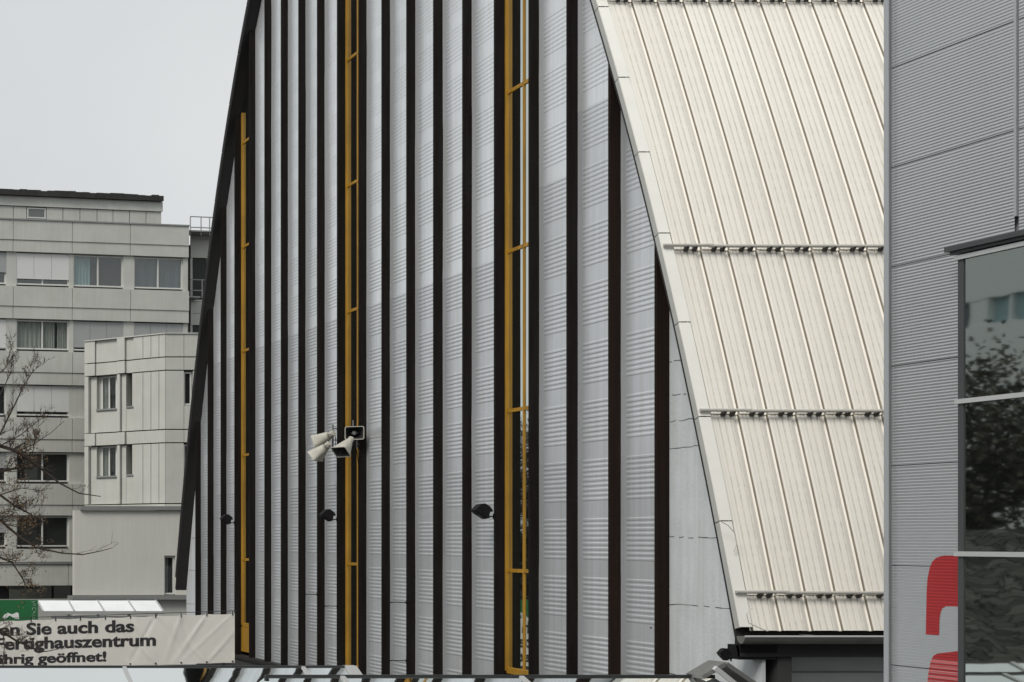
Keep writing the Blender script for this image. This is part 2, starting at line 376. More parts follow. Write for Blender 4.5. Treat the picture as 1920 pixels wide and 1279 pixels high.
# roof shell
XE = 42.0
mb = MB(); cv = arc_resample(NEAR, .45); so = offset(cv, .078); si = offset(cv, .125)
full_o = so+[Vector((0, 2*YC-p.y, p.z)) for p in so[::-1][1:]]; full_i = si+[Vector((0, 2*YC-p.y, p.z)) for p in si[::-1][1:]]
n = len(full_o)
for xx in (XV+.01, XE):
    for p in full_o: mb.v.append((xx, p.y, p.z))
    for p in full_i: mb.v.append((xx, p.y, p.z))
b2 = 2*n
for k in range(n-1):
    for f in ((k,k+1,b2+k+1,b2+k),(n+k+1,n+k,b2+n+k,b2+n+k+1),(k+1,k,n+k,n+k+1),(b2+k,b2+k+1,b2+n+k+1,b2+n+k)):
        mb.f.append(f); mb.mi.append(0)
for k in (0, n-1): mb.f.append((k,n+k,b2+n+k,b2+k)); mb.mi.append(0)
roof = mb.build('roof', M['soffit'], hall)
# cream sheets in overlapping tiers on the near slope
SEAM = .425; SX0 = XV+.155
RAILZ = [-.77, 1.84, 4.40, 8.80, 12.6, 16.0, 18.6]
RAILZ = [z*KS for z in RAILZ]; tiers = [(-1.30, -.75)]+[(RAILZ[k]-.02, RAILZ[k+1]+.03) for k in range(len(RAILZ)-1)]+[(RAILZ[-1]-.02, None)]
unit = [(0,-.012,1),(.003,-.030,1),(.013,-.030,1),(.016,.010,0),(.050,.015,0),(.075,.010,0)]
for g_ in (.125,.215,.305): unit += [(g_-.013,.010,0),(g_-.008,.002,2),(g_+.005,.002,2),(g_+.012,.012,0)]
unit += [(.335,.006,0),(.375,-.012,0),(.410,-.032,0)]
npan = int((XE-SX0)/SEAM)
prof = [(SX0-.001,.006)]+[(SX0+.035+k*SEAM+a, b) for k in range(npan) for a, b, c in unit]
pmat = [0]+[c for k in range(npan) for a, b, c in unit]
zmax = NEAR[-1].z
for ti, (z0, z1) in enumerate(tiers):
    cv = arc_resample(near_between(H+z0, min(H+z1, zmax-.001) if z1 else zmax-.001), .5)
    m_ = len(prof); mb = MB(); L0 = len(cv)
    for j, p in enumerate(cv):
        t = (cv[min(j+1,L0-1)]-cv[max(j-1,0)]).normalized(); nr = Vector((0,-t.z,t.y))
        lift = .022*(1-j/(L0-1))
        for (x, h) in prof:
            q = p+nr*(h-.028+lift); mb.v.append((x, q.y, q.z))
        if j:
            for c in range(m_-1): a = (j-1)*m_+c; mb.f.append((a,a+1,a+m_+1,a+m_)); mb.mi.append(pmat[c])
    # turned-down lower lip
    b = len(mb.v); p = cv[0]; t = (cv[1]-cv[0]).normalized(); nr = Vector((0,-t.z,t.y))
    for (x, h) in prof:
        q = p+nr*(-.034)-t*.004; mb.v.append((x, q.y, q.z))
    if ti:
        for c in range(m_-1): mb.f.append((c, b+c, b+c+1, c+1)); mb.mi.append(0)
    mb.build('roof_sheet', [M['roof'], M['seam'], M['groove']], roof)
mb = MB(); cvb = [Vector((0, 2*YC-p.y, p.z)) for p in offset(arc_resample(NEAR, .5), -.012)]
for j, p in enumerate(cvb):
    mb.v += [(XV+.02, p.y, p.z), (XE, p.y, p.z)]
    if j: mb.f.append((2*j-2,2*j,2*j+1,2*j-1)); mb.mi.append(0)
mb.build('rear_roof_sheet', M['walldark'], roof)
# verge cap pieces (cream top, greyer side)
jz = [-1.25,.24,1.76,3.20,4.62,5.98,7.30,8.62,9.9,11.2,12.4,13.6,14.7,15.8,16.8,17.7,18.5,19.2]
jz = [z*KS for z in jz]; jz = [z for z in jz if H+z < zmax-.05]+[zmax-H-.002]
for a, b in zip(jz[:-1], jz[1:]):
    for far in (0, 1):
        cv = arc_resample(near_between(H+a+.006, H+b-.006), .3); L0 = len(cv)
        top = MB(); sid = MB()
        for j, p in enumerate(cv):
            t = (cv[min(j+1,L0-1)]-cv[max(j-1,0)]).normalized(); nr = Vector((0,-t.z,t.y))
            def q(d):
                r = p+nr*d; return (2*YC-r.y if far else r.y), r.z
            up = .052-.008*j/(L0-1)
            for (x, d) in ((XV+.165,.0),(XV+.165,up),(XV-.004,up),(XV-.004,up-.02)):
                y, z = q(d); top.v.append((x, y, z))
            for (x, d) in ((XV,up-.003),(XV,-.075),(XV+.03,-.085),(XV+.03,up-.003)):
                y, z = q(d); sid.v.append((x, y, z))
            if j:
                for c in range(3): k = (j-1)*4+c; top.f.append((k,k+1,k+5,k+4)); top.mi.append(0); sid.f.append((k,k+1,k+5,k+4)); sid.mi.append(0)
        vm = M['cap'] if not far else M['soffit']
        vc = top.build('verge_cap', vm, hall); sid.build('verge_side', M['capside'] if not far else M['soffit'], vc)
# snow guard rails
zs_near = [p.z for p in NEAR]
for ri, rz in enumerate(RAILZ):
    y = float(np.interp(H+rz, zs_near, [p.y for p in NEAR])); z = H+rz
    y2 = float(np.interp(H+rz+.1, zs_near, [p.y for p in NEAR])); t = Vector((0, y2-y, .1)).normalized(); nr = Vector((0,-t.z,t.y))
    base = Vector((0, y, z)); rl = base+nr*.085
    mb = MB(); mb.tube([(XV+.0, rl.y, rl.z), (XV+.75, rl.y, rl.z)], .025, 8)
    mb.tube([(XV+.70, rl.y, rl.z-.012), (XE, rl.y, rl.z-.012)], .025, 8)
    rail = mb.build('snow_guard', M['railm'], hall)
    rest = MB(); cnt = 0
    for k in range(npan):
        for dx in (.175, .305):
            x = SX0+.035+k*SEAM+dx; bk = rest if cnt >= 22 or ri > 3 else MB(); cnt += 1
            c0 = base-t*.055
            bk.bar(Vector((x, c0.y, c0.z))+nr*.006, Vector((x, rl.y, rl.z-.01)), .05, .045, up=(1,0,0))
            bk.bar(Vector((x, c0.y, c0.z))+nr*.026, Vector((x, base.y, base.z))+t*.02+nr*.03, .042, .02, up=(1,0,0))
            if bk is not rest: bk.build('bracket', M['bracketm'], rail)
    if rest.v: rest.build('bracket_row', M['bracketm'], rail, kind='stuff')
# eave: gutter, dark soffit block, wall below
ye, ze = NEAR[0].y, NEAR[0].z
gz, gy = H-1.372, 20.75
mb = MB(); xs = [XV-.05, XE]
ring = [(gy+.085*math.cos(a), gz-.105*math.sin(a)) for a in np.linspace(math.pi, 0, 11)][::-1]
for x in xs:
    for (y, z) in ring: mb.v.append((x, y, z))
for k in range(10): mb.f.append((k,k+1,12+k,11+k)); mb.mi.append(0)
mb.f.append(tuple(range(11))); mb.mi.append(0)
gut = mb.build('gutter', M['gutter'], hall)
mb = MB(); mb.tube([(xs[0], gy-.085, gz), (xs[1], gy-.085, gz)], .016, 8); mb.build('gutter_rim', M['baylight'], gut)
mb = MB()
for x in np.arange(XV+.9, XE, 1.26): mb.box(x-.012, x+.012, gy-.088, gy+.2, gz+.012, gz+.022)
mb.build('gutter_strap', M['gutter'], gut)
mb = MB(); mb.box(XV+.06, XE, 20.94, 21.04, H-1.52, H-1.32); mb.build('eave_board', M['soffit'], hall)
mb = MB(); mb.box(XV+.01, XV+.54, 20.86, 21.12, H-1.71, H-1.505); mb.build('eave_block', M['black'], hall)
mb = MB(); mb.box(XP+.24, XE, 21.05, 21.55, H-1.52, H-1.44); mb.build('eave_soffit', M['soffit'], hall)
mb = MB()
for (a, b) in ((14.535,14.80),(14.806,XE)): mb.box(a, b, 21.48, 21.60, 0, H-1.52)
sw = mb.build('side_wall', M['wallgrey'], hall)
mb = MB(); mb.box(14.99, 20.5, 21.44, 21.479, H-2.7, H-1.95); mb.build('wall_panel_frame', M['wallgrey'], sw)
mb = MB(); mb.box(14.97, 20.5, 21.42, 21.479, H-1.949, H-1.93); mb.box(14.965, 14.989, 21.42, 21.479, H-2.7, H-1.949); mb.build('metal_edge', M['ledge'], sw)
mb = MB(); mb.box(14.42, 14.53, 21.44, 21.54, 0, H-1.72); mb.build('corner_post', M['plaster'], sw)
# loose wire on the roof verge
mb = MB()
for pts in ([(1347,975),(1365,985),(1378,1000),(1381,1020),(1376,1035)], [(1410,1140),(1400,1152),(1404,1168),(1425,1178),(1440,1184)]):
    Yr = 21.08 if pts[0][1] < 1000 else 20.66
    mb.tube([P(a, b, Yr) for a, b in pts], .006, 5)
mb.build('loose_wire', M['railm'], hall)

# ------------------------------------------------------------------ things fixed to the hall
def floodlight(name, label):
    r = thing(name, label, 'floodlight', (0,0,0), 'floodlights on the hall')
    mb = MB(); mb.tube([(0,0,0),(-.16,0,0),(-.20,0,.01)], .014, 8); mb.box(-.006,0,-.04,.04,-.06,.06); mb.build('arm', M['black'], r)
    prof = [(-.46,.10),(-.33,.20),(-.24,.215),(-.14,.165),(-.075,.10),(-.085,.075),(-.13,.08),(-.155,.02),(-.145,-.025),(-.19,-.035)]
    mb = MB(); mb.prism([(x,-.11,z*1.3) for x, z in prof], (0,.22,0)); hd = mb.build('housing', M['black'], r)
    mb = MB(); a = Vector((-.43,0,.1)); b = Vector((-.21,0,-.045)); d = Vector((-.005,0,-.010))
    mb.hexa([a+d+Vector((0,-.095,0)), b+d+Vector((0,-.095,0)), b+d+Vector((0,.095,0)), a+d+Vector((0,.095,0)), a+Vector((0,-.095,0)), b+Vector((0,-.095,0)), b+Vector((0,.095,0)), a+Vector((0,.095,0))])
    mb.build('lens', M['lens'], r)
    return r
fl = floodlight('floodlight', 'black floodlight on the fin left of the widest yellow window')
fl.location = (XF, FY[4]+.06, H+.42)
for idx, lab in ((10, 'black floodlight on the fin below the four horn loudspeakers'), (16, 'black floodlight beside the narrowest yellow window, near the hall far edge')):
    fl.scale = (.88,.88,.88); c = copy_tree(fl); c['label'] = lab; c.location = (XF, FY[idx]+.06, H+.46)
c = copy_tree(fl); c['label'] = 'black floodlight under the eave corner of the cream roof'
c.location = P(1371, 1236, 20.9); c.rotation_euler = (0, R(6), 0); c.scale = (.42,.40,.52)

def rrect(w_, h_, r_, n=4):
    o = []
    for cx, cy, a0 in ((w_/2-r_, h_/2-r_, 0), (-w_/2+r_, h_/2-r_, 90), (-w_/2+r_, -h_/2+r_, 180), (w_/2-r_, -h_/2+r_, 270)):
        for k in range(n+1): a = R(a0+90*k/n); o.append((cx+r_*math.cos(a), cy+r_*math.sin(a)))
    return o
def horn(name, label, loc, direc, roll=0):
    r = thing(name, label, 'loudspeaker', (0,0,0), 'horn loudspeakers on the hall')
    secs = [(-.02,.20,.20,.098),(.05,.25,.24,.11),(.14,.31,.28,.11),(.26,.38,.31,.09),(.36,.44,.34,.07),(.42,.50,.37,.06)]
    def loft(inset, rev, x0):
        mb = MB(); n = 20
        for (x, a, b, q) in secs:
            for (cy, cz) in rrect(a-inset, b-inset, max(.01, q-inset/3)): mb.v.append((x+x0, cy, cz))
        for j in range(len(secs)-1):
            for k in range(n):
                f = (j*n+k, j*n+(k+1)%n, (j+1)*n+(k+1)%n, (j+1)*n+k); mb.f.append(f[::-1] if rev else f); mb.mi.append(0)
        mb.f.append(tuple(range(n))); mb.mi.append(0)
        return mb
    loft(0, False, 0).build('bell', M['horn'], r, smooth=True).data.polygons
    loft(.03, True, .002).build('bell_lining', M['hornin'], r, smooth=True)
    mb = MB(); o = rrect(.505,.375,.05); i2 = rrect(.465,.335,.04)
    for x in (.42,.432):
        for p in o: mb.v.append((x, *p))
        for p in i2: mb.v.append((x, *p))
    for k in range(20):
        q = (k+1)%20
        for f in ((k,q,20+q,20+k),(40+q,40+k,60+k,60+q),(q,k,40+k,40+q),(20+k,20+q,60+q,60+k)): mb.f.append(f); mb.mi.append(0)
    mb.build('rim', M['horn'], r)
    mb = MB(); mb.tube([(-.16,0,0),(-.15,0,0),(-.04,0,0),(-.02,0,0)], [.06,.09,.09,.08], 14); mb.build('driver', M['horn'], r)
    mb = MB(); mb.tube([(.03,0,0),(.10,0,0),(.2,0,0),(.215,0,0)], [.075,.07,.06,.02], 12); mb.build('phase_plug', M['hornbr'], r)
    mb = MB(); mb.bar((.04,-.09,0),(-.10,-.09,0),.03,.008); mb.bar((.04,.09,0),(-.10,.09,0),.03,.008); mb.bar((-.10,-.094,0),(-.10,.094,0),.03,.008); mb.build('yoke', M['hornbr'], r)
    r.rotation_euler = Vector(direc).to_track_quat('X','Z').to_euler(); r.location = loc; r.scale = (.82,.82,.82)
    return r
hp = lambda px, py, Y: P(px, py, Y)
horn('horn_loudspeaker', 'beige horn speaker of the left pair, upper one, pointing away', hp(618,816,35.2), (-.42,.78,-.34))
horn('horn_loudspeaker', 'beige horn speaker of the left pair, lower one, tilted down', hp(611,838,35.1), (-.48,.60,-.60))
horn('horn_loudspeaker', 'beige horn speaker with its dark square mouth facing the viewer', hp(664,812,34.25), (-.36,-.92,-.06))
horn('horn_loudspeaker', 'beige horn speaker tilted down left in front of the yellow frame', hp(654,829,34.0), (-.60,-.30,-.62))
def bracket(label, px, y0, y1, Y, fin_y, arms, spikes=()):
    r = thing('mounting_bracket', label, 'bracket', P(px, y1, Y), 'loudspeaker brackets')
    a, b = P(px, y0, Y), P(px, y1, Y); mb = MB(); mb.tube([a, b], .022, 8); mb.build('pole', M['gutter'], r)
    for z in arms: m2 = MB(); m2.tube([(a.x, Y, z), (XF, fin_y+.06, z)], .012, 6); m2.build('arm', M['gutter'], r)
    cb = MB(); zc = arms[0]
    cb.tube([(a.x+.03, Y+.01, zc-.06), (a.x+.08, Y+.02, zc-.28), (XF-.05, fin_y+.03, zc-.42), (XF-.012, fin_y+.03, zc-.75), (XF-.012, fin_y+.035, zc-2.6), (XF-.012, fin_y+.03, H-2.9)], .009, 5); cb.build('cable', M['black'], r)
    for sx, sy0, sy1 in spikes: m2 = MB(); m2.tube([P(sx, sy0, Y), P(sx, sy1, Y)], .011, 6); m2.build('spike', M['ledge'], r)
bracket('grey pole bracket behind the left pair of horn speakers', 624, 796, 848, 35.35, FY[10], [P(624,803,35.35).z, P(624,825,35.35).z, P(624,843,35.35).z])
bracket('grey pole bracket with two spikes behind the right pair of horn speakers', 670, 800, 840, 34.35, FY[9], [P(670,812,34.35).z, P(670,833,34.35).z], [(662,788,803),(674,786,805)])
# small rods on the facade
for (lab, i, py, ln) in (('thin black rod at the fin left of the middle yellow window', 10, 1137, .30), ('thin black rod on the second fin left of the middle yellow window', 11, 1115, .34),
                         ('thin black rod high on the second fin right of the middle yellow window', 7, 1130, .40), ('thin black rod low on the second fin right of the middle yellow window', 7, 1239, .40)):
    y = FY[i]+.05; a = Vector((XF, y, H+(HY-py)*y/FP)); r = thing('wall_rod', lab, 'rod', a, 'thin rods sticking out of the hall fins')
    mb = MB(); mb.tube([a, a+Vector((-ln*.7,0,.01)), a+Vector((-ln,0,.0))], [.010,.009,.013], 6); mb.build('rod', M['black'], r)
    mb = MB(); mb.box(a.x-.006, a.x+.004, y-.03, y+.03, a.z-.03, a.z+.03); mb.build('foot_plate', M['black'], r)
a = P(1223, 1177, 23.42); r = thing('hanging_hook', 'small dark hook hanging from the ribbed panel nearest the cream roof', 'hook', a)
mb = MB(); mb.tube([a+Vector((.14,0,.01)), a+Vector((0,0,0)), a+Vector((-.03,0,0))], .012, 6); mb.build('arm', M['bracketm'], r)
mb = MB(); mb.tube([a, a+Vector((-.005,0,-.08)), a+Vector((.005,0,-.13)), a+Vector((0,0,-.23))], [.008,.012,.02,.008], 6); mb.build('pendant', M['black'], r)

# ================================================================== right-hand corrugated building
FR = Frame(1665, 15.2, direc=(.0487,-1,0)); FR.n_ = Vector((-FR.u_.y*-1*-1, 0, 0)); FR.n_ = Vector((-1,-.0487,0)).normalized()
rb = thing('corrugated_building', 'grey building clad in fine horizontal corrugated metal with a glazed bay', 'building', FR.p(0,0,0))
uJ = FR.u(1908); PER = .031
mb = MB(); FR.box(mb, .02, 9, 0, H+9, -9, -.05); mb.build('wall', M['corrtrim'], rb)
def corr(mb, u0, u1, z0, z1, nseg=8, n0=0):
    z = z0; k = 0; st = PER/nseg; b = len(mb.v); r = 0
    while z < z1:
        dn = .0013*math.sin(2*math.pi*z/PER)
        mb.v += [FR.p(u0, z, n0+dn), FR.p(u1, z, n0+dn)]
        if r: a = b+2*r-2; mb.f.append((a,a+1,a+3,a+2)); mb.mi.append(0)
        r += 1; z += st
uL = FR.u(1671)
zj = [H-.275+1.02*k for k in range(-7, 10)]
for (a, b) in ((uL, uJ-.03), (uJ+.012, 9)):
    mb = MB()
    for z0, z1 in zip(zj[:-1], zj[1:]): corr(mb, a, b, max(z0+.004, .02), z1-.002)
    mb.build('corrugated_cladding', M['corr'], rb, smooth=True)
mb = MB(); FR.box(mb, FR.u(1657,.03), uL-.003, 0, H+9, -.3, .03); mb.build('corner_trim', M['corrtrim'], rb)
mb = MB(); FR.box(mb, FR.u(1668,.034)-.004, FR.u(1668,.034)+.004, 0, H+9, .0301, .0325); mb.build('trim_joint', M['baydark'], rb)
mb = MB(); FR.box(mb, uJ-.028, uJ-.004, H+3.0, H+9, -.04, .012); mb.build('joint_trim', M['corrtrim'], rb)
# red lettering painted over the corrugation (rows of the surface)
s1 = 182.0
def letter_rows(shape, name, m):
    mb = MB(); st = PER/8; z = H-1.56
    def iv(z): return shape(HY-(z-H)*s1)
    while z < H-.16:
        A, B = iv(z), iv(z+st)
        if A and B:
            d0 = .0013*math.sin(2*math.pi*z/PER)+.0016; d1 = .0013*math.sin(2*math.pi*(z+st)/PER)+.0016
            b = len(mb.v); mb.v += [FR.p(FR.u(A[0]),z,d0), FR.p(FR.u(A[1]),z,d0), FR.p(FR.u(B[1]),z+st,d1), FR.p(FR.u(B[0]),z+st,d1)]
            mb.f.append((b,b+1,b+2,b+3)); mb.mi.append(0)
        z += st
    mb.build(name, m, rb, smooth=True)
def topstroke(y):
    if 1040 <= y <= 1184:
        xl = np.interp(y, [1040,1041.5,1045,1052,1064,1085,1110,1184], [1772,1764,1755,1748,1743,1739,1737.5,1736])
        xr = 1840 if y < 1130 else np.interp(y, [1130,1131,1135,1142,1152,1184], [1790,1774,1767,1764,1762,1761])
        if y < 1130: xr = 1840
        return (xl, xr)
def bowl(y):
    if 1205 <= y <= 1290:
        xl = np.interp(y, [1205,1209,1217,1222,1230,1245,1279,1290], [1815,1797,1757,1750,1746,1742,1738,1738]); return (xl, 1840)
letter_rows(topstroke, 'red_letter_arm', M['red'])
letter_rows(lambda y: bowl(y) if y < 1229 else None, 'red_letter_bowl', M['red'])
def stripe(k):   # the bowl turns into thin red and pale red lines
    return lambda y: bowl(y) if y >= 1229 and (int((y-1229)/4.6) % 2 == k) else None
letter_rows(stripe(0), 'pale_red_letter_line', M['redpale']); letter_rows(stripe(1), 'red_letter_line', M['red'])
# glazed bay
nB = .16
bu = lambda px: FR.u(px, nB); bz = lambda py, px=1800: FR.z(px, py, nB)
mb = MB(); FR.box(mb, bu(1796), 6, 0, bz(478), .012, nB-.03); bay = mb.build('glazed_bay', M['baydark'], rb)
mb = MB(); FR.box(mb, bu(1796), bu(1806), 0, bz(486), nB-.029, nB); mb.build('mullion', M['baydark'], bay)
mb = MB(); FR.box(mb, bu(1783), 6, bz(470), bz(461), .012, nB+.07); FR.box(mb, bu(1787), 6, bz(476), bz(470)-.001, .012, nB+.035); mb.build('roof_cap', M['baydark'], bay)
mb = MB(); FR.box(mb, bu(1792), 6, bz(487), bz(479), .012, nB+.02)
FR.box(mb, bu(1793), 6, bz(757), bz(748.5), .012, nB+.02); FR.box(mb, bu(1792), 6, bz(1043), bz(1034), .012, nB+.02); mb.build('transom', M['baylight'], bay)
for (a, b) in ((488,748),(758,1033.5),(1043.5,1400)):
    mb = MB(); FR.box(mb, bu(1806)+.002, 6, bz(b), bz(a), nB-.028, nB-.012); mb.build('pane', M['bayglass'], bay)

# ================================================================== offices far left
FO = Frame(0, 75.0, vpx=15500)
ob = thing('office_block', 'long pale office block of panel bands and window rows, flat dark roof edge', 'building', FO.p(0,0,0))
XR = 100
oz = lambda py: FO.z(XR, py)
ou = lambda px: FO.u(px)
U0, U1 = ou(-330), ou(355)
mb = MB(); FO.box(mb, U0, U1-.02, 0, oz(416), -12, -.42); FO.box(mb, U1-.0, ou(470), 0, oz(440), -12, -1.3); mb.build('core', M['interior'], ob)
cl = MB(); jn = .014
def band(u0, u1, y0, y1, joints, n0=-.42, n1=0):
    us = [u0]+[ou(j) for j in joints]+[u1]
    for a, b in zip(us[:-1], us[1:]): FO.box(cl, a+jn, b-jn, oz(y1)+jn, oz(y0)-jn*.3, n0, n1)
JJ = [-300,-190,-80,25,136,245]
band(U0,U1,414,452,JJ); band(U0,U1,452,474,JJ,-.42,-.04)
band(U0,U1,538,576,JJ+[]); band(U0,U1,576,599,JJ,-.42,-.04)
band(U0,U1,659,699,JJ); band(U0,U1,699,722,JJ,-.42,-.04)
band(U0,U1,783,824,JJ); band(U0,U1,824,848,JJ,-.42,-.04)
band(U0,U1,907,947,JJ); band(U0,U1,947,967,JJ,-.42,-.04)
band(U0,U1,1029,1054,JJ,-.42,-.10); band(U0,U1,1058,1098,[-200,-60,125],-.42,.25)
band(U0,U1,1123,1300,[-200,-60,125],-.42,-.05)
# piers between the windows
rowsY = [(474,538),(599,659),(722,783),(848,907),(967,1029)]
wins = [(-300,-200),(-185,-90),(-75,14),(33,132),(140,234),(254,346)]
for (a, b) in rowsY:
    wn_ = wins if rowsY.index((a, b)) < 2 else wins[:4]
    ed = [-330]+[e for wn in wn_ for e in wn]+[355]
    for k in range(0, len(ed), 2): FO.box(cl, ou(ed[k]), ou(ed[k+1]), oz(b)-.0, oz(a)+.0, -.42, -.16)
cl.build('cladding', M['conc'], ob)
def window(fr, u0, u1, z0, z1, n, npane, parent, cover=None, cm=None, inner=None, fw=.07, name='window'):
    mb = MB(); fr.box(mb, u0, u1, z1-fw, z1, n-.08, n); fr.box(mb, u0, u1, z0, z0+fw, n-.08, n+.03)
    us = [u0+(u1-u0)*k/npane for k in range(npane+1)]
    for k, q in enumerate(us):
        a = q if k == 0 else q-fw if k == npane else q-fw/2
        fr.box(mb, a, a+fw, z0+fw+.001, z1-fw-.001, n-.08, n)
    wn = mb.build(name, M['winframe'], parent)
    mb = MB(); fr.box(mb, u0+.02, u1-.02, z0+.02, z1-.02, n-.05, n-.04); mb.build('pane', M['opane'], wn)
    mb = MB(); fr.box(mb, u0+.01, u1-.01, z0+.01, z1-.01, n-.24, n-.22); mb.build('backing', M['interior'], wn)
    if inner:
        for (f0, f1, m) in inner:
            mb = MB(); nn = 18; a0 = u0+(u1-u0)*f0; a1 = u0+(u1-u0)*f1
            for k in range(nn+1):
                d = n-.14+.03*math.sin(k*1.9)
                mb.v += [fr.p(a0+(a1-a0)*k/nn, z0+.05, d), fr.p(a0+(a1-a0)*k/nn, z1-.04, d)]
                if k: mb.f.append((2*k-2,2*k,2*k+1,2*k-1)); mb.mi.append(0)
            mb.build('curtain', M[m], wn)
    if cover:
        mb = MB(); zc = z1-(z1-z0)*cover; nb = 3
        for k in range(nb): fr.box(mb, u0+(u1-u0)*k/nb+.008, u0+(u1-u0)*(k+1)/nb-.008, zc, z1-.01, n+.04, n+.06)
        fr.box(mb, u0+.01, u1-.01, zc-.06, zc-.002, n+.035, n+.065)
        mb.build('blind', M[cm], wn)
    return wn
nw = -.24
cfg = {(0,2):dict(cover=.6,cm='blindg'), (0,3):dict(cover=.78,cm='blind'), (0,4):dict(inner=[(.02,.36,'curt')]), (0,5):dict(inner=[(.02,.98,'curt2')]),
       (1,2):dict(cover=.93,cm='blind'), (1,3):dict(inner=[(.02,.49,'blindp'),(.51,.75,'blindp'),(.8,.98,'blindp')]), (1,4):dict(cover=.86,cm='blindg'), (1,5):dict(cover=.9,cm='blindg'),
       (2,3):dict(cover=.83,cm='blind'), (2,2):{}, (3,3):{}, (4,3):{}}
for ri, (a, b) in enumerate(rowsY):
    for wi, (x0, x1) in enumerate(wins):
        if ri >= 2 and wi >= 4: continue
        kw = cfg.get((ri, wi), dict(cover=.5, cm='blindg'))
        window(FO, ou(x0), ou(x1), oz(b-4), oz(a+1), nw, 2, ob, **kw)
for x0, x1 in ((20,100),(104,136)):
    mb = MB(); FO.box(mb, ou(x0), ou(x1), oz(1123), oz(1099), -.30, -.25); mb.build('ground_pane', M['hallglass'], ob)
mb = MB(); FO.box(mb, ou(-330), ou(140), oz(1057.5), oz(1054.5), -.4, .32); FO.box(mb, U0, U1, oz(415)+.005, oz(413)+.02, -.5, .05); mb.build('ledge', M['ledge'], ob)
# penthouse
pn = -2.0; pu = lambda px: FO.u(px, pn); pz = lambda py: FO.z(XR, py, pn)
mb = MB(); FO.box(mb, pu(-330), pu(303), oz(416), pz(373), -10, pn-.06)
ph = mb.build('penthouse', M['joint'], ob)
mb = MB(); FO.box(mb, pu(-330), pu(304), pz(389), pz(371), pn-.06, pn+.08)
e = [-120,-70,-20,25,50,87,118,150,182,212,243,274,303]
for a, b in zip(e[:-1], e[1:]):
    if a == 50: FO.box(mb, pu(a), pu(b), pz(418), pz(411), pn-.06, pn); continue
    FO.box(mb, pu(a)+.02, pu(b)-.02, pz(418), pz(390), pn-.06, pn)
mb.build('penthouse_cladding', M['conc'], ph)
window(FO, pu(51), pu(86), pz(411), pz(391), pn-.0, 1, ph, cover=None)
mb = MB(); rng = random.Random(2); k = -330
for k in range(-330, 300, 13):
    h = rng.uniform(-.03,.05); FO.box(mb, pu(k), pu(min(k+13,302)), pz(371)+.004, pz(361)+h, -10, pn+.30+rng.uniform(-.03,.03))
mb.build('roof_edge', M['tarroof'], ob)
# set-back stair strip at the right end of the block
sn = -1.28; su = lambda px: FO.u(px, sn); szz = lambda py: FO.z(380, py, sn)
mb = MB()
for (a, b) in ((441,449),(449.5,484),(566,588),(588.6,610)): FO.box(mb, su(357), su(430), szz(b), szz(a), -1.31, sn+.04)
for (a, b) in ((484.2,565.8),(610.2,660)): FO.box(mb, su(357), su(361), szz(b), szz(a), -1.31, sn); FO.box(mb, su(388), su(430), szz(b), szz(a), -1.31, sn)
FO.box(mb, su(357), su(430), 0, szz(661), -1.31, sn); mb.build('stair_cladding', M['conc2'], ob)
window(FO, su(361)+.01, su(388)-.01, szz(565), szz(485), sn-.02, 1, ob, name='door'); window(FO, su(361)+.01, su(388)-.01, szz(640), szz(611), sn-.02, 1, ob)
def railing(x0, x1, y0, y1, n, posts):
    mb = MB(); q = lambda x, y: FO.p(FO.u(x, n), FO.z(380, y, n), n)
    for y in (y0, (y0+y1)/2+3): mb.tube([q(x0,y), q(x1,y)], .028, 6)
    for x in posts: mb.tube([q(x,y0), q(x,y1)], .028, 6)
    mb.build('railing', M['ledge'], ob)
railing(357, 420, 407, 441, -.3, (357,377,393,410)); railing(357, 386, 525, 559, -.75, (357,379,386))
mb = MB(); FO.box(mb, ou(355)+.01, ou(430), szz(443), szz(440.5), -1.25, -.2); FO.box(mb, ou(355)+.01, ou(388), szz(562), szz(559.5), -1.27, -.7); mb.build('balcony_slab', M['ledge'], ob)

# ---- angular stair tower in front
YT = 69.0
tw = thing('angular_tower', 'pale angular tower with chamfered front, narrow recessed windows and dark joints', 'building', Vector(((310-HX)*YT/FP, YT, 0)))
A = Vector(((310-HX)*YT/FP, YT, 0)); B0 = Vector(((158-HX)*71.8/FP, 71.8, 0))
tf = Frame(310, YT, direc=tuple(A-B0)); tf.n_ = Vector((tf.u_.y, -tf.u_.x, 0))
ff = Frame(310, YT, direc=(1,.0,0))
tz = lambda py: H+(HY-py)*YT/FP
mb = MB(); uB = tf.u(158)
core = [tf.p(uB, 0, -.7), tf.p(-.2, 0, -.7), ff.p(.3, 0, -.7), ff.p(8, 0, -.7), ff.p(8, 0, -6), tf.p(uB, 0, -4)]
mb.prism(core, (0,0,tz(627))); mb.build('core', M['joint'], tw)
tc_ = MB()
def tb(x0, x1, y0, y1, n0=-.7, n1=0, f=tf):
    FRM = f; FRM.box(tc_, FRM.u(x0)+.012, FRM.u(x1)-.012, tz(y1)+.02, tz(y0)-.006, n0, n1)
zt = [(626,669),(670,694)]       # heights taken at the tower's near edge (x=310)
for y0, y1 in zt+[(806,830)]:
    tb(158,178,y0,y1,-.69,.0); tb(178,220,y0,y1,-.69,-.10); tb(220,235,y0,y1,-.69,.06); tb(235,250,y0,y1,-.69,-.08)
    for a, b in ((250,268),(268,283),(283,298),(298,310)):
        if y0 == 626: tb(a,b,y0,y1)
    if y0 != 626: tb(250,310,y0,y1)
    tb(310,345,y0,y1,-.69,0,ff); tb(345,420,y0,y1,-.69,0,ff)
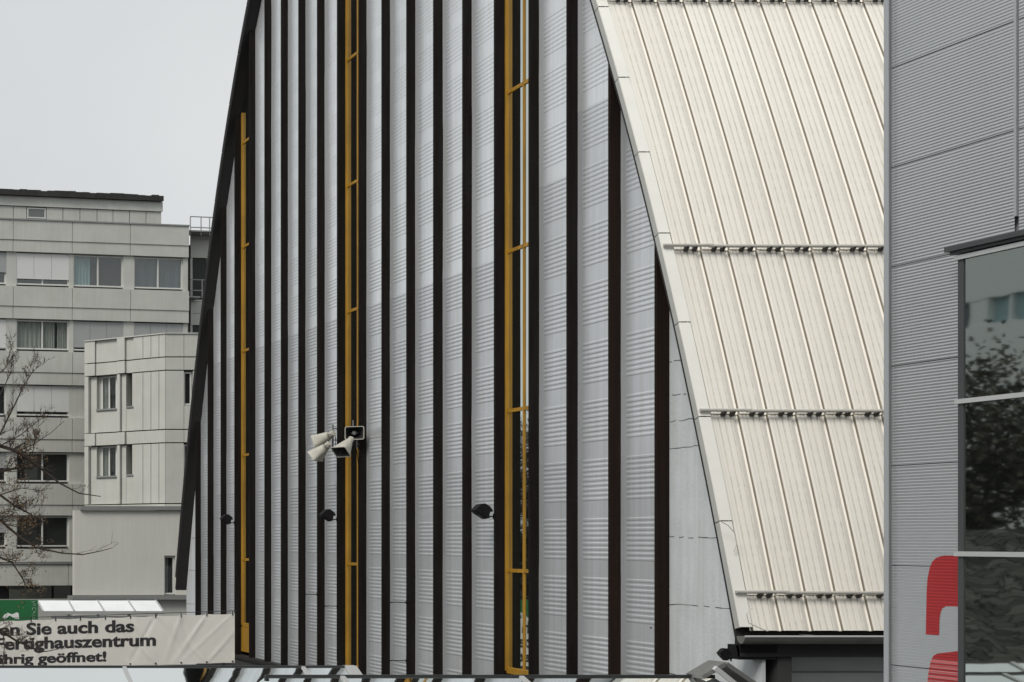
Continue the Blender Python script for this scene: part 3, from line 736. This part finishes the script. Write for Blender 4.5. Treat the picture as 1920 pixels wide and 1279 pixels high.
for y0, y1, ys in ((695,805,762),(831,944,892)):
    tb(158,166,y0,y1,-.69,.0); tb(166,178,y0,y1,-.69,-.2); tb(178,220,ys,y1,-.69,-.10); tb(220,226,y0,y1,-.69,.06); tb(226,235,y0,y1,-.69,-.10); tb(235,250,ys-2,y1,-.69,-.08)
    tb(246,250,y0,ys-3,-.69,-.08)
    for a, b in ((250,268),(268,283),(283,298),(298,310)): tb(a,b,y0,y1)
    tb(310,345,y0,y1,-.69,0,ff); tb(345,420,ys-2,y1,-.69,0,ff); tb(362,420,y0,ys-3,-.69,0,ff)
    window(tf, tf.u(190,-.4), tf.u(219,-.4), tz(ys), tz(y0), -.42, 2, tw, inner=[(.05,.45,'blindp')])
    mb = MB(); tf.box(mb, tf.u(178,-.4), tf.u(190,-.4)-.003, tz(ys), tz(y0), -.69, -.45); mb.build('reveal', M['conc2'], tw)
    mb = MB(); tf.box(mb, tf.u(179), tf.u(220), tz(ys), tz(ys-3), -.6, -.02); tf.box(mb, tf.u(236), tf.u(250), tz(ys-2), tz(ys-5), -.6, -.02); mb.build('sill', M['ledge'], tw)
    window(ff, ff.u(346), ff.u(361), tz(ys-3), tz(y0+2), -.15, 1, tw)
tb(158,310,945,960); tb(310,420,945,960,-.69,0,ff)
for f, x0, x1 in ((tf,158,310),(ff,310,420)):
    f.box(tc_, f.u(x0), f.u(x1), tz(626)+.001, tz(624), -.69, .05)
tc_.build('cladding', M['conc'], tw)
# ---- low white building in front of the tower
FL = Frame(140, 68.6, vpx=40000)
lz = lambda py: FL.z(200, py); lu = lambda px: FL.u(px)
lb = thing('low_building', 'low off-white rendered building below the angular tower, grey roof edge', 'building', FL.p(0,0,0))
mb = MB(); wl = lu(308), lu(329)
FL.box(mb, 0, wl[0], lz(1116), lz(957), -.35, 0); FL.box(mb, wl[1], lu(470), lz(1116), lz(957), -.35, 0)
FL.box(mb, wl[0]+.001, wl[1]-.001, lz(1042), lz(957), -.35, 0); FL.box(mb, wl[0]+.001, wl[1]-.001, lz(1042)-3, lz(1042), -.39, -.36)
mb.build('wall', M['render'], lb)
window(FL, wl[0]+.01, wl[1]-.01, lz(1115), lz(1043), -.12, 1, lb, inner=[(.1,.5,'blindp')])
mb = MB(); FL.box(mb, lu(150), lu(470), lz(956.5), lz(949), -.38, .14); mb.build('roof_edge', M['ledge'], lb)
mb = MB(); FL.box(mb, lu(130), lu(470), lz(1124), lz(1117), -.3, .4); mb.build('base_ledge', M['ledge'], lb)
mb = MB(); FL.box(mb, lu(140), lu(470), 0, lz(1124.5), -.35, .1); mb.build('base_wall', M['conc'], lb)

# ================================================================== canopies, banner, sign
def gcanopy(name, label, Yr, zr, x0, x1, pitch, run, rafts, parts_m, endtrim):
    r = thing(name, label, 'canopy', (x0, Yr, 0), 'glass canopies in front of the hall'); tp = math.tan(R(pitch))
    for s_, nm in ((-1,'glass_slope'),(1,'glass_slope')):
        mb = MB(); mb.hexa([(x0,Yr+s_*run,zr-run*tp-.02),(x1,Yr+s_*run,zr-run*tp-.02),(x1,Yr+s_*.03,zr-.03),(x0,Yr+s_*.03,zr-.03),
                            (x0,Yr+s_*run,zr-run*tp),(x1,Yr+s_*run,zr-run*tp),(x1,Yr+s_*.03,zr-.01),(x0,Yr+s_*.03,zr-.01)]); mb.build(nm, M['canglass'], r)
    mb = MB(); mb.box(x0-.02, x1+.02, Yr-.028, Yr+.028, zr-.06, zr+.015); mb.build('ridge_beam', M['beam'], r)
    for x in rafts:
        mb = MB(); mb.bar((x,Yr-.03,zr-.004),(x,Yr-run,zr-run*tp+.006),.055,.025); mb.bar((x,Yr+.03,zr-.004),(x,Yr+run,zr-run*tp+.006),.055,.025); mb.build('rafter', M['rafter'], r)
    if endtrim:
        mb = MB(); mb.bar((x1+.09,Yr-.03,zr-.005),(x1+.09,Yr-run,zr-run*tp+.004),.17,.05); mb.bar((x1+.09,Yr+.03,zr-.005),(x1+.09,Yr+run,zr-run*tp+.004),.17,.05); mb.build('end_trim', M['rafter'], r)
    for x in (x0+.3, x1-.3):
        for s_ in (-1,1): mb = MB(); mb.box(x-.06,x+.06,Yr+s_*(run-.2)-.06,Yr+s_*(run-.2)+.06,0,zr-(run-.2)*tp-.02); mb.build('post', M['beam'], r)
    return r
Yr = 22.0; X_ = lambda px, Y: (px-HX)*Y/FP
gcanopy('glass_canopy', 'pitched glass canopy with light rafters below the white banner', Yr, H-1.905, X_(-420,Yr), X_(644,Yr), 26.5, 2.6, [X_(q,Yr) for q in (-103,232,567)], None, True)
Yr2 = 18.0
gc2 = gcanopy('glass_canopy', 'low glass canopy at the foot of the hall, ending in a grey gable frame', Yr2, H-1.675, X_(500,Yr2), X_(1335,Yr2), 20, 1.9, [X_(q,Yr2) for q in (640,975,)], None, False)
mb = MB(); a = P(1346,1243,17.9); b = P(1303,1268,17.9); c_ = P(1400,1282,17.9)
mb.bar(a, b, .30, .05, up=(0,0,1)); mb.bar(a+Vector((.01,0,0)), c_+Vector((.2,0,-.12)), .30, .05); mb.build('gable_frame', M['gutter'], gc2)
mb = MB(); a = P(1340,1252,17.7); mb.bar(a, a+Vector((.5,0,-.40)), .05, .05); mb.build('gable_strip', M['baylight'], gc2)
# far white canopy
wc = thing('white_canopy', 'small white pent canopy of four panes behind the banner', 'canopy', P(70,1126,45))
xs_ = [P(q,1126,45).x for q in (70,128,183,240,292)]; zt_, zf_ = P(70,1126,45).z, P(70,1146,44.2).z
for a, b in zip(xs_[:-1], xs_[1:]):
    mb = MB(); mb.hexa([(a+.02,44.2,zf_-.02),(b-.02,44.2,zf_-.02),(b-.02,45,zt_-.02),(a+.02,45,zt_-.02),(a+.02,44.2,zf_),(b-.02,44.2,zf_),(b-.02,45,zt_),(a+.02,45,zt_)]); mb.build('roof_pane', M['canopyw'], wc)
for a in xs_:
    mb = MB(); mb.bar((a,44.18,zf_+.006),(a,45.02,zt_+.006),.05,.03); mb.box(a-.03,a+.03,44.9,44.98,0,zt_-.05); mb.build('rafter', M['rafter'], wc)
mb = MB(); mb.box(xs_[0]-.03, xs_[-1]+.03, 44.12, 44.17, zf_-.09, zf_+.005); mb.build('front_rail', M['rafter'], wc)
mb = MB(); mb.box(xs_[0], xs_[-1], 44.7, 44.75, zf_-1.2, zf_-.30); mb.box(xs_[0]+.3, xs_[-1]-.4, 44.4, 44.45, zf_-.24, zf_-.16); mb.build('rear_panel', M['canopyw'], wc)
# green sign
gs = thing('green_sign', 'green board with white figure and upright white writing behind the banner', 'sign', P(20,1230,41))
Yg = 41.0
mb = MB(); a = P(-160,1125,Yg); b = P(71,1125,Yg); mb.box(a.x, b.x, Yg, Yg+.05, P(0,1200,Yg).z, a.z); mb.build('board', M['green'], gs)
mb = MB()
for pl in ([(3,1160),(8,1153),(15,1149),(22,1152),(28,1150),(31,1148),(35,1150),(36,1161),(28,1160),(18,1154),(10,1161)],):
    mb.prism([P(x,y,Yg-.006) for x, y in pl], (0,.004,0))
mb.build('white_figure', M['white'], gs)
def text_mesh(txt, offset=.0, sx=1.0):
    cu = bpy.data.curves.new('t', 'FONT'); cu.body = txt; cu.size = 1; cu.offset = offset; cu.resolution_u = 4
    o = bpy.data.objects.new('t', cu); C.objects.link(o); dg = bpy.context.evaluated_depsgraph_get(); dg.update()
    me = bpy.data.meshes.new_from_object(o.evaluated_get(dg)); bpy.data.objects.remove(o)
    return me
def vtext(txt, px, py0, py1, Y):
    me = text_mesh(txt, .012); xs = [v.co.x for v in me.vertices]; x0, x1 = min(xs), max(xs); s_ = (py1-py0)/(x1-x0)
    for v in me.vertices:
        a, b = (v.co.x-x0)*s_, v.co.y*s_
        v.co = P(px+7-b, py1-a, Y)-Vector(gs.location)
    me.materials.append(M['white']); o = bpy.data.objects.new('lettering', me); C.objects.link(o); o.parent = gs
mb = MB(); q_ = lambda a, b: P(a, b, Yg-.007)
for a, b in (((59,1129),(66,1128)),((63,1128),(62,1131)),((62,1133),(66,1132)),((66,1132),(66,1136)),((66,1136),(62,1136)),((61,1140),(67,1140)),((67,1140),(67,1144)),((61,1140),(61,1143)),
             ((62,1146),(67,1150)),((66,1146),(62,1151)),((59,1153),(66,1154)),((61,1157),(66,1157)),((61,1157),(61,1160)),((66,1157),(64,1160))): mb.bar(q_(*a), q_(*b), .018, .004)
mb.build('worn_lettering', M['white'], gs)
mb = MB(); mb.box(P(-100,0,Yg).x, P(-100,0,Yg).x+.1, Yg+.051, Yg+.15, 0, P(0,1130,Yg).z); mb.box(P(60,0,Yg).x-.05, P(60,0,Yg).x+.05, Yg+.051, Yg+.15, 0, P(0,1135,Yg).z); mb.build('post', M['beam'], gs)
# banner
FB = Frame(440, 37.0, direc=(1,-.22,0)); TILT = .044
bu0, bu1 = FB.u(-330), FB.u(440)
bzt, bzb = H+(HY-1150)*37/FP, H+(HY-1243)*37/FP
bn = thing('banner', 'wrinkled off-white banner with three lines of black German lettering', 'banner', FB.p((bu0+bu1)/2, 0, 0))
rngb = random.Random(21); FOLDS = []
for k in range(17):
    ut = bu1-.05-k*.62
    for q in range(3 if k < 5 else 2):
        FOLDS.append((ut, (-1)**(k+q)*rngb.uniform(.25,1.3), rngb.uniform(.03,.075), rngb.choice((-1,1,1))*rngb.uniform(.012,.032)*(1.25 if k < 5 else .6), rngb.random() < .62))
def wr(u, z):
    s_ = 0.0; f = (z-bzb)/(bzt-bzb)
    for ut, sl, wd, am, top in FOLDS:
        g_ = (1-f) if top else f
        d = (u-ut-sl*g_)/(wd*(.5+g_)); s_ += .72*am*math.exp(-d*d)*max(0, 1-.75*g_)*min(1, g_*6)
    s_ += .008*math.sin(u*2.3+f*2)+.004*math.sin(u*5-f*4)
    return s_
NU, NZ = 260, 40; mb = MB()
def sag(u, f):   # top edge scalloped a little between the ties
    return 0
def bpt(u, z, n=0): return FB.p(u, z+TILT*(u-bu1), wr(u, z)+n)
for i in range(NU+1):
    u = bu0+(bu1-bu0)*i/NU
    for j in range(NZ+1):
        f = j/NZ; tie = .012*abs(math.sin((u-bu1)/.62*math.pi)); z = bzb+tie*(1-f)*.7+(bzt-bzb-tie-.7*tie)*f
        mb.v.append(bpt(u, z))
    if i:
        for j in range(NZ): a = (i-1)*(NZ+1)+j; mb.f.append((a, a+NZ+1, a+NZ+2, a+1)); mb.mi.append(0)
sh = mb.build('sheet', M['banner'], bn, smooth=True)
def banner_text(txt, xr, base, xh, off):
    """right edge at photo x xr, baseline at photo y base (there), x extent fixed by xh = photo x of the left edge"""
    me = text_mesh(txt, off)
    xs = [v.co.x for v in me.vertices]; x0, x1 = min(xs), max(xs)
    return me, x0, x1
o0 = Vector(bn.location)
def place_text(txt, xl, xr, ybase, caph, off):
    me, x0, x1 = banner_text(txt, xr, ybase, xl, off)
    ul, ur = FB.u(xl), FB.u(xr); yb_ = FB.p(ur,0).y; zb = H+(HY-ybase)*yb_/FP-TILT*(ur-bu1); sz = caph*yb_/FP/.70
    bm = bmesh.new(); bm.from_mesh(me)
    for k in range(1, 60):
        bmesh.ops.bisect_plane(bm, geom=bm.verts[:]+bm.edges[:]+bm.faces[:], plane_co=(x0+(x1-x0)*k/60,0,0), plane_no=(1,0,0))
    for k in range(-2, 9):
        bmesh.ops.bisect_plane(bm, geom=bm.verts[:]+bm.edges[:]+bm.faces[:], plane_co=(0,k*.11,0), plane_no=(0,1,0))
    vs = []; fs = []
    for q, dx in enumerate((-.012, .012, 0)):      # heavy strokes
        b_ = len(vs)
        bm.verts.index_update()
        for v in bm.verts:
            u = ul+(v.co.x+dx-x0)/(x1-x0)*(ur-ul); vs.append(bpt(u, zb+v.co.y*sz, .006+.0012*q)-o0)
        fs += [tuple(v.index+b_ for v in f.verts) for f in bm.faces]
    bm.free(); me = bpy.data.meshes.new('lettering'); me.from_pydata(vs, [], fs); me.materials.append(M['letter'])
    o = bpy.data.objects.new('lettering', me); C.objects.link(o); o.parent = sh
place_text('en Sie auch das', -1, 251, 1184, 22, .026)
place_text('Fertighauszentrum', -8, 292, 1210, 22, .026)
place_text('j\u00e4hrig ge\u00f6ffnet!', -18, 199, 1239.5, 18, .026)
for k in range(9):
    u = bu1-.05-k*.62
    mb = MB(); p = bpt(u, bzt-.05, .0); mb.tube([p+FB.n_*.012, p+FB.n_*.02+Vector((0,0,.06)), p-FB.n_*.02+Vector((0,0,.10))], .012, 6); mb.build('tie', M['black'], bn)
for k in range(5):
    u = bu1-.05-k*.62; mb = MB(); p = bpt(u, bzb+.04, .006); mb.tube([p, p+FB.n_*.012], .022, 8); mb.build('eyelet', M['black'], bn)
mb = MB(); mb.tube([FB.p(bu0, bzt+.06+TILT*(bu0-bu1), -.03), FB.p(bu1+.05, bzt+.06, -.03)], .008, 6); mb.tube([FB.p(bu0, bzb-.03+TILT*(bu0-bu1), -.03), FB.p(bu1, bzb-.03, -.03)], .012, 6); mb.build('wire', M['beam'], bn)
for u in (bu0+.2, (bu0+bu1)/2, bu1-.25): mb = MB(); mb.tube([FB.p(u, 0, -.12), FB.p(u, bzt-.02+TILT*(u-bu1), -.12)], .035, 8); mb.build('post', M['beam'], bn)

# ================================================================== trees
def twigs(mb, rng, start, d, ln, r, depth, leaves=None, lf=0):
    n = 5; pts = [Vector(start)]; d = Vector(d).normalized(); rad = [r]
    for k in range(n):
        d = (d+Vector((rng.uniform(-.22,.22), rng.uniform(-.22,.22), rng.uniform(-.12,.24)))).normalized()
        pts.append(pts[-1]+d*ln/n); rad.append(r*(1-.75*(k+1)/n))
    mb.tube(pts, rad, 5 if r > .008 else 4, cap=False)
    if leaves is not None and rng.random() < lf:
        for _ in range(rng.randint(1,4)): leaf(leaves, rng, pts[-1-rng.randint(0,2)])
    if depth:
        for _ in range(rng.randint(3,5)):
            k = rng.randint(1, n-1); q = Vector((rng.uniform(-1,1), rng.uniform(-1,1), rng.uniform(-.35,.9)))
            twigs(mb, rng, pts[k], d*.75+q*.8, ln*rng.uniform(.4,.65), max(.0035, rad[k]*.6), depth-1, leaves, lf)
def leaf(mb, rng, p, s_=.04):
    p = Vector(p)+Vector((rng.uniform(-.05,.05), rng.uniform(-.05,.05), rng.uniform(-.07,.02)))
    a = Vector((rng.uniform(-1,1), rng.uniform(-1,1), rng.uniform(-1,.3))).normalized()*s_*rng.uniform(.6,1.2); b = a.cross(Vector((rng.uniform(-1,1), rng.uniform(-1,1), .4))).normalized()*s_*.45
    mb.add([p, p+a*.5+b, p+a, p+a*.5-b], [(0,1,2,3)])
YT_ = 30.0
tr = thing('bare_tree', 'bare winter tree reaching in from the left with withered brown leaves', 'tree', P(-170,1010,YT_)*1-Vector((0,0,H)))
rng = random.Random(11); crown = MB(); lv = MB()
base = P(-170,1010,YT_)
trunk = MB(); trunk.tube([(base.x,YT_,0),(base.x+.03,YT_,2.5),(base.x-.04,YT_,5),(base.x+.02,YT_,7),(base.x+.05,YT_+.1,8.6)], [.22,.18,.15,.11,.05], 10); trunk.build('trunk', M['bark'], tr)
limbs = [  # photo x, y along each limb, start radius, end radius (pixels)
 ([(-165,780),(-80,800),(0,836),(30,846),(58,864),(85,885),(112,906),(148,925),(189,931)], 7, 1.2, .1),
 ([(-165,905),(-60,893),(0,884),(40,876),(62,880)], 7, 2, .5),
 ([(-165,900),(-70,860),(0,814),(12,790),(30,754),(45,722),(60,699),(79,680)], 4, .8, -.4),
 ([(-165,880),(-60,905),(0,928),(28,949),(61,966),(90,985)], 6, 1, .3),
 ([(-165,920),(-60,945),(0,975),(38,1008),(70,1027),(115,1037),(155,1040),(190,1033),(211,1027)], 5, .8, -.1),
 ([(-165,1000),(-60,1020),(0,1045),(23,1055),(44,1087),(50,1110)], 5, 1, -.3),
 ([(-165,1060),(-60,1130),(0,1182),(28,1200),(60,1215),(84,1222),(110,1217)], 5.5, 1, -.5),
 ([(-165,1080),(-50,1170),(5,1180),(8,1215),(2,1290)], 3, 1.2, -.5),
 ([(-165,760),(-90,700),(-40,690),(0,700),(10,690),(20,655)], 3, .7, .3),
 ([(-60,800),(-10,760),(20,700),(25,660)], 2.5, .7, .2),
 ([(0,836),(40,815),(70,790),(105,770)], 2, .6, .4), ([(30,846),(60,835),(95,812),(120,790)], 1.8, .6, .1), ([(58,864),(65,830),(72,800),(88,785)], 1.6, .5, -.1),
 ([(0,928),(40,915),(75,920)], 2, .6, .2), ([(38,1008),(60,990),(85,975)], 1.6, .5, 0), ([(0,975),(30,960),(55,1000)], 2, .6, .3)]
s_ = YT_/FP
for pts, r0, r1, dy in limbs:
    n = len(pts); pp = [P(x, y, YT_+dy*k/(n-1)+rng.uniform(-.05,.05)) for k, (x, y) in enumerate(pts)]
    rr = [max(.0045, (r0+(r1-r0)*k/(n-1))*.62*s_) for k in range(n)]
    crown.tube(pp, rr, 6, cap=False)
    for k in range(1, n):
        for _ in range((5 if pts[k][1] > 800 else 3) if pts[k][0] < 80 else 1):
            a = pp[k-1].lerp(pp[k], rng.random()); d = (pp[k]-pp[k-1]).normalized()+Vector((rng.uniform(-.5,.5), rng.uniform(-.9,.9), rng.uniform(-.3,1.0)))
            near = pts[k][0] < 75 and 820 < pts[k][1] < 1150
            twigs(crown, rng, a, d, rng.uniform(.2,.48), max(.004, rr[k]*.5), 2 if pts[k][0] < 90 else 1, lv, .30 if near else .04)
for k in range(620):
    leaf(lv, rng, P(rng.gauss(6,28), rng.choice([rng.gauss(880,30), rng.gauss(960,28), rng.gauss(1010,40)]), YT_+rng.uniform(-.4,.5)), rng.uniform(.025,.05))
crown.build('branches', M['bark'], tr); lv.build('leaves', M['leaf'], tr)

# ================================================================== what the glass mirrors, and unseen trees added for shade, left of the picture
mo = thing('mirrored_office', 'pale building with a window row, seen only mirrored in the glazed bay', 'building', (-60, 85, 0))
mb = MB()
for z0, z1 in ((0,19.6),(21.3,27.5)): mb.box(-72, -60, 40, 140, z0, z1)
mb.box(-72, -61, 40.2, 139.8, 19.4, 21.6); mb.build('wall', M['white'], mo)
for y in np.arange(60, 118, 4.2):
    for z0, z1 in ((19.61,21.29),):
        mw = MB(); mw.box(-60.6, -60.4, y, y+3.0, z0, z1)
        if z0 > 19 or y < 90: mw.build('window', M['curt2'] if int(y) % 3 else M['curt'], mo)
mp_ = MB()
for y in np.arange(55.8, 122, 4.2):
    for z0, z1 in ((19.601,21.299),): mp_.box(-60.5, -60.05, y+3.0, y+4.2, z0, z1); mp_.box(-60.5, -60.1, y+1.4, y+1.6, z0, z1)
mp_.build('window_pier', M['white'], mo)
sw_ = thing('stone_wall', 'rough stone wall, seen only mirrored in the glazed bay', 'wall', (-6.6, 36, 0))
mb = MB(); mb.box(-7.2, -6.6, 24, 34.5, 0, H+.2); mb.build('masonry', M['stonework'], sw_)
# dark leafy tree, four of them
def dark_tree(loc, sc, lab, src=None):
    if src is None:
        r = thing('leafy_tree', lab, 'tree', (0,0,0), 'dark trees mirrored in the glass'); rg = random.Random(4)
        tk = MB(); tk.tube([(0,0,0),(.1,0,2),(0,.1,5),(.1,0,9)], [.3,.24,.16,.04], 8)
        for k in range(9):
            a = rg.uniform(0,6.28); z = rg.uniform(2,7); tk.tube([(0,0,z),(math.cos(a)*1.2,math.sin(a)*1.2,z+1.0),(math.cos(a)*2.6,math.sin(a)*2.6,z+1.7)], [.1,.06,.02], 5)
        tk.build('trunk', M['bark'], r)
        cr_ = MB()
        for k in range(46):
            a = rg.uniform(0,6.28); q = rg.uniform(.3,3.0); z = rg.uniform(1.2,10.5); q *= math.sin(min(1,(11.5-z)/5)*1.57)
            for _ in range(320):
                p = Vector((math.cos(a)*q+rg.gauss(0,.55), math.sin(a)*q+rg.gauss(0,.55), z+rg.gauss(0,.5)))
                leaf(cr_, rg, p, .17)
        cr_.build('crown', M['leafd'], r)
    else: r = copy_tree(src); r['label'] = lab
    r.location = loc; r.scale = (sc,sc,sc*.98); r.rotation_euler = (0,0,loc[1]); return r
t0 = dark_tree((-14,34,0), 1.05, 'dark tree nearest the stone wall, seen only mirrored in the glass')
for loc, sc, lab in (((-15.5,40.5,0),1.1,'second dark tree from the stone wall, seen only mirrored in the glass'), ((-15,47.5,0),1.15,'third dark tree from the stone wall, seen only mirrored in the glass'), ((-16,55,0),1.2,'dark tree farthest from the stone wall, seen only mirrored in the glass')):
    dark_tree(loc, sc, lab, t0)
for loc, sc, lab in (((-9,8,0),1.25,'unseen dark tree added for shade, nearest the viewer'), ((-10,16,0),1.15,'second unseen dark tree added for shade, from the viewer'), ((-11,25,0),1.2,'third unseen dark tree added for shade, from the viewer'),  # unseen trees added to cut sky light on the corrugated wall
                     ((-13,74,0),1.12,'nearest tall dark tree mirrored in the yellow framed windows'), ((-17,86,0),1.22,'middle tall dark tree mirrored in the yellow framed windows'), ((-13,99,0),1.15,'farthest tall dark tree mirrored in the yellow framed windows')):
    dark_tree(loc, sc, lab, t0)
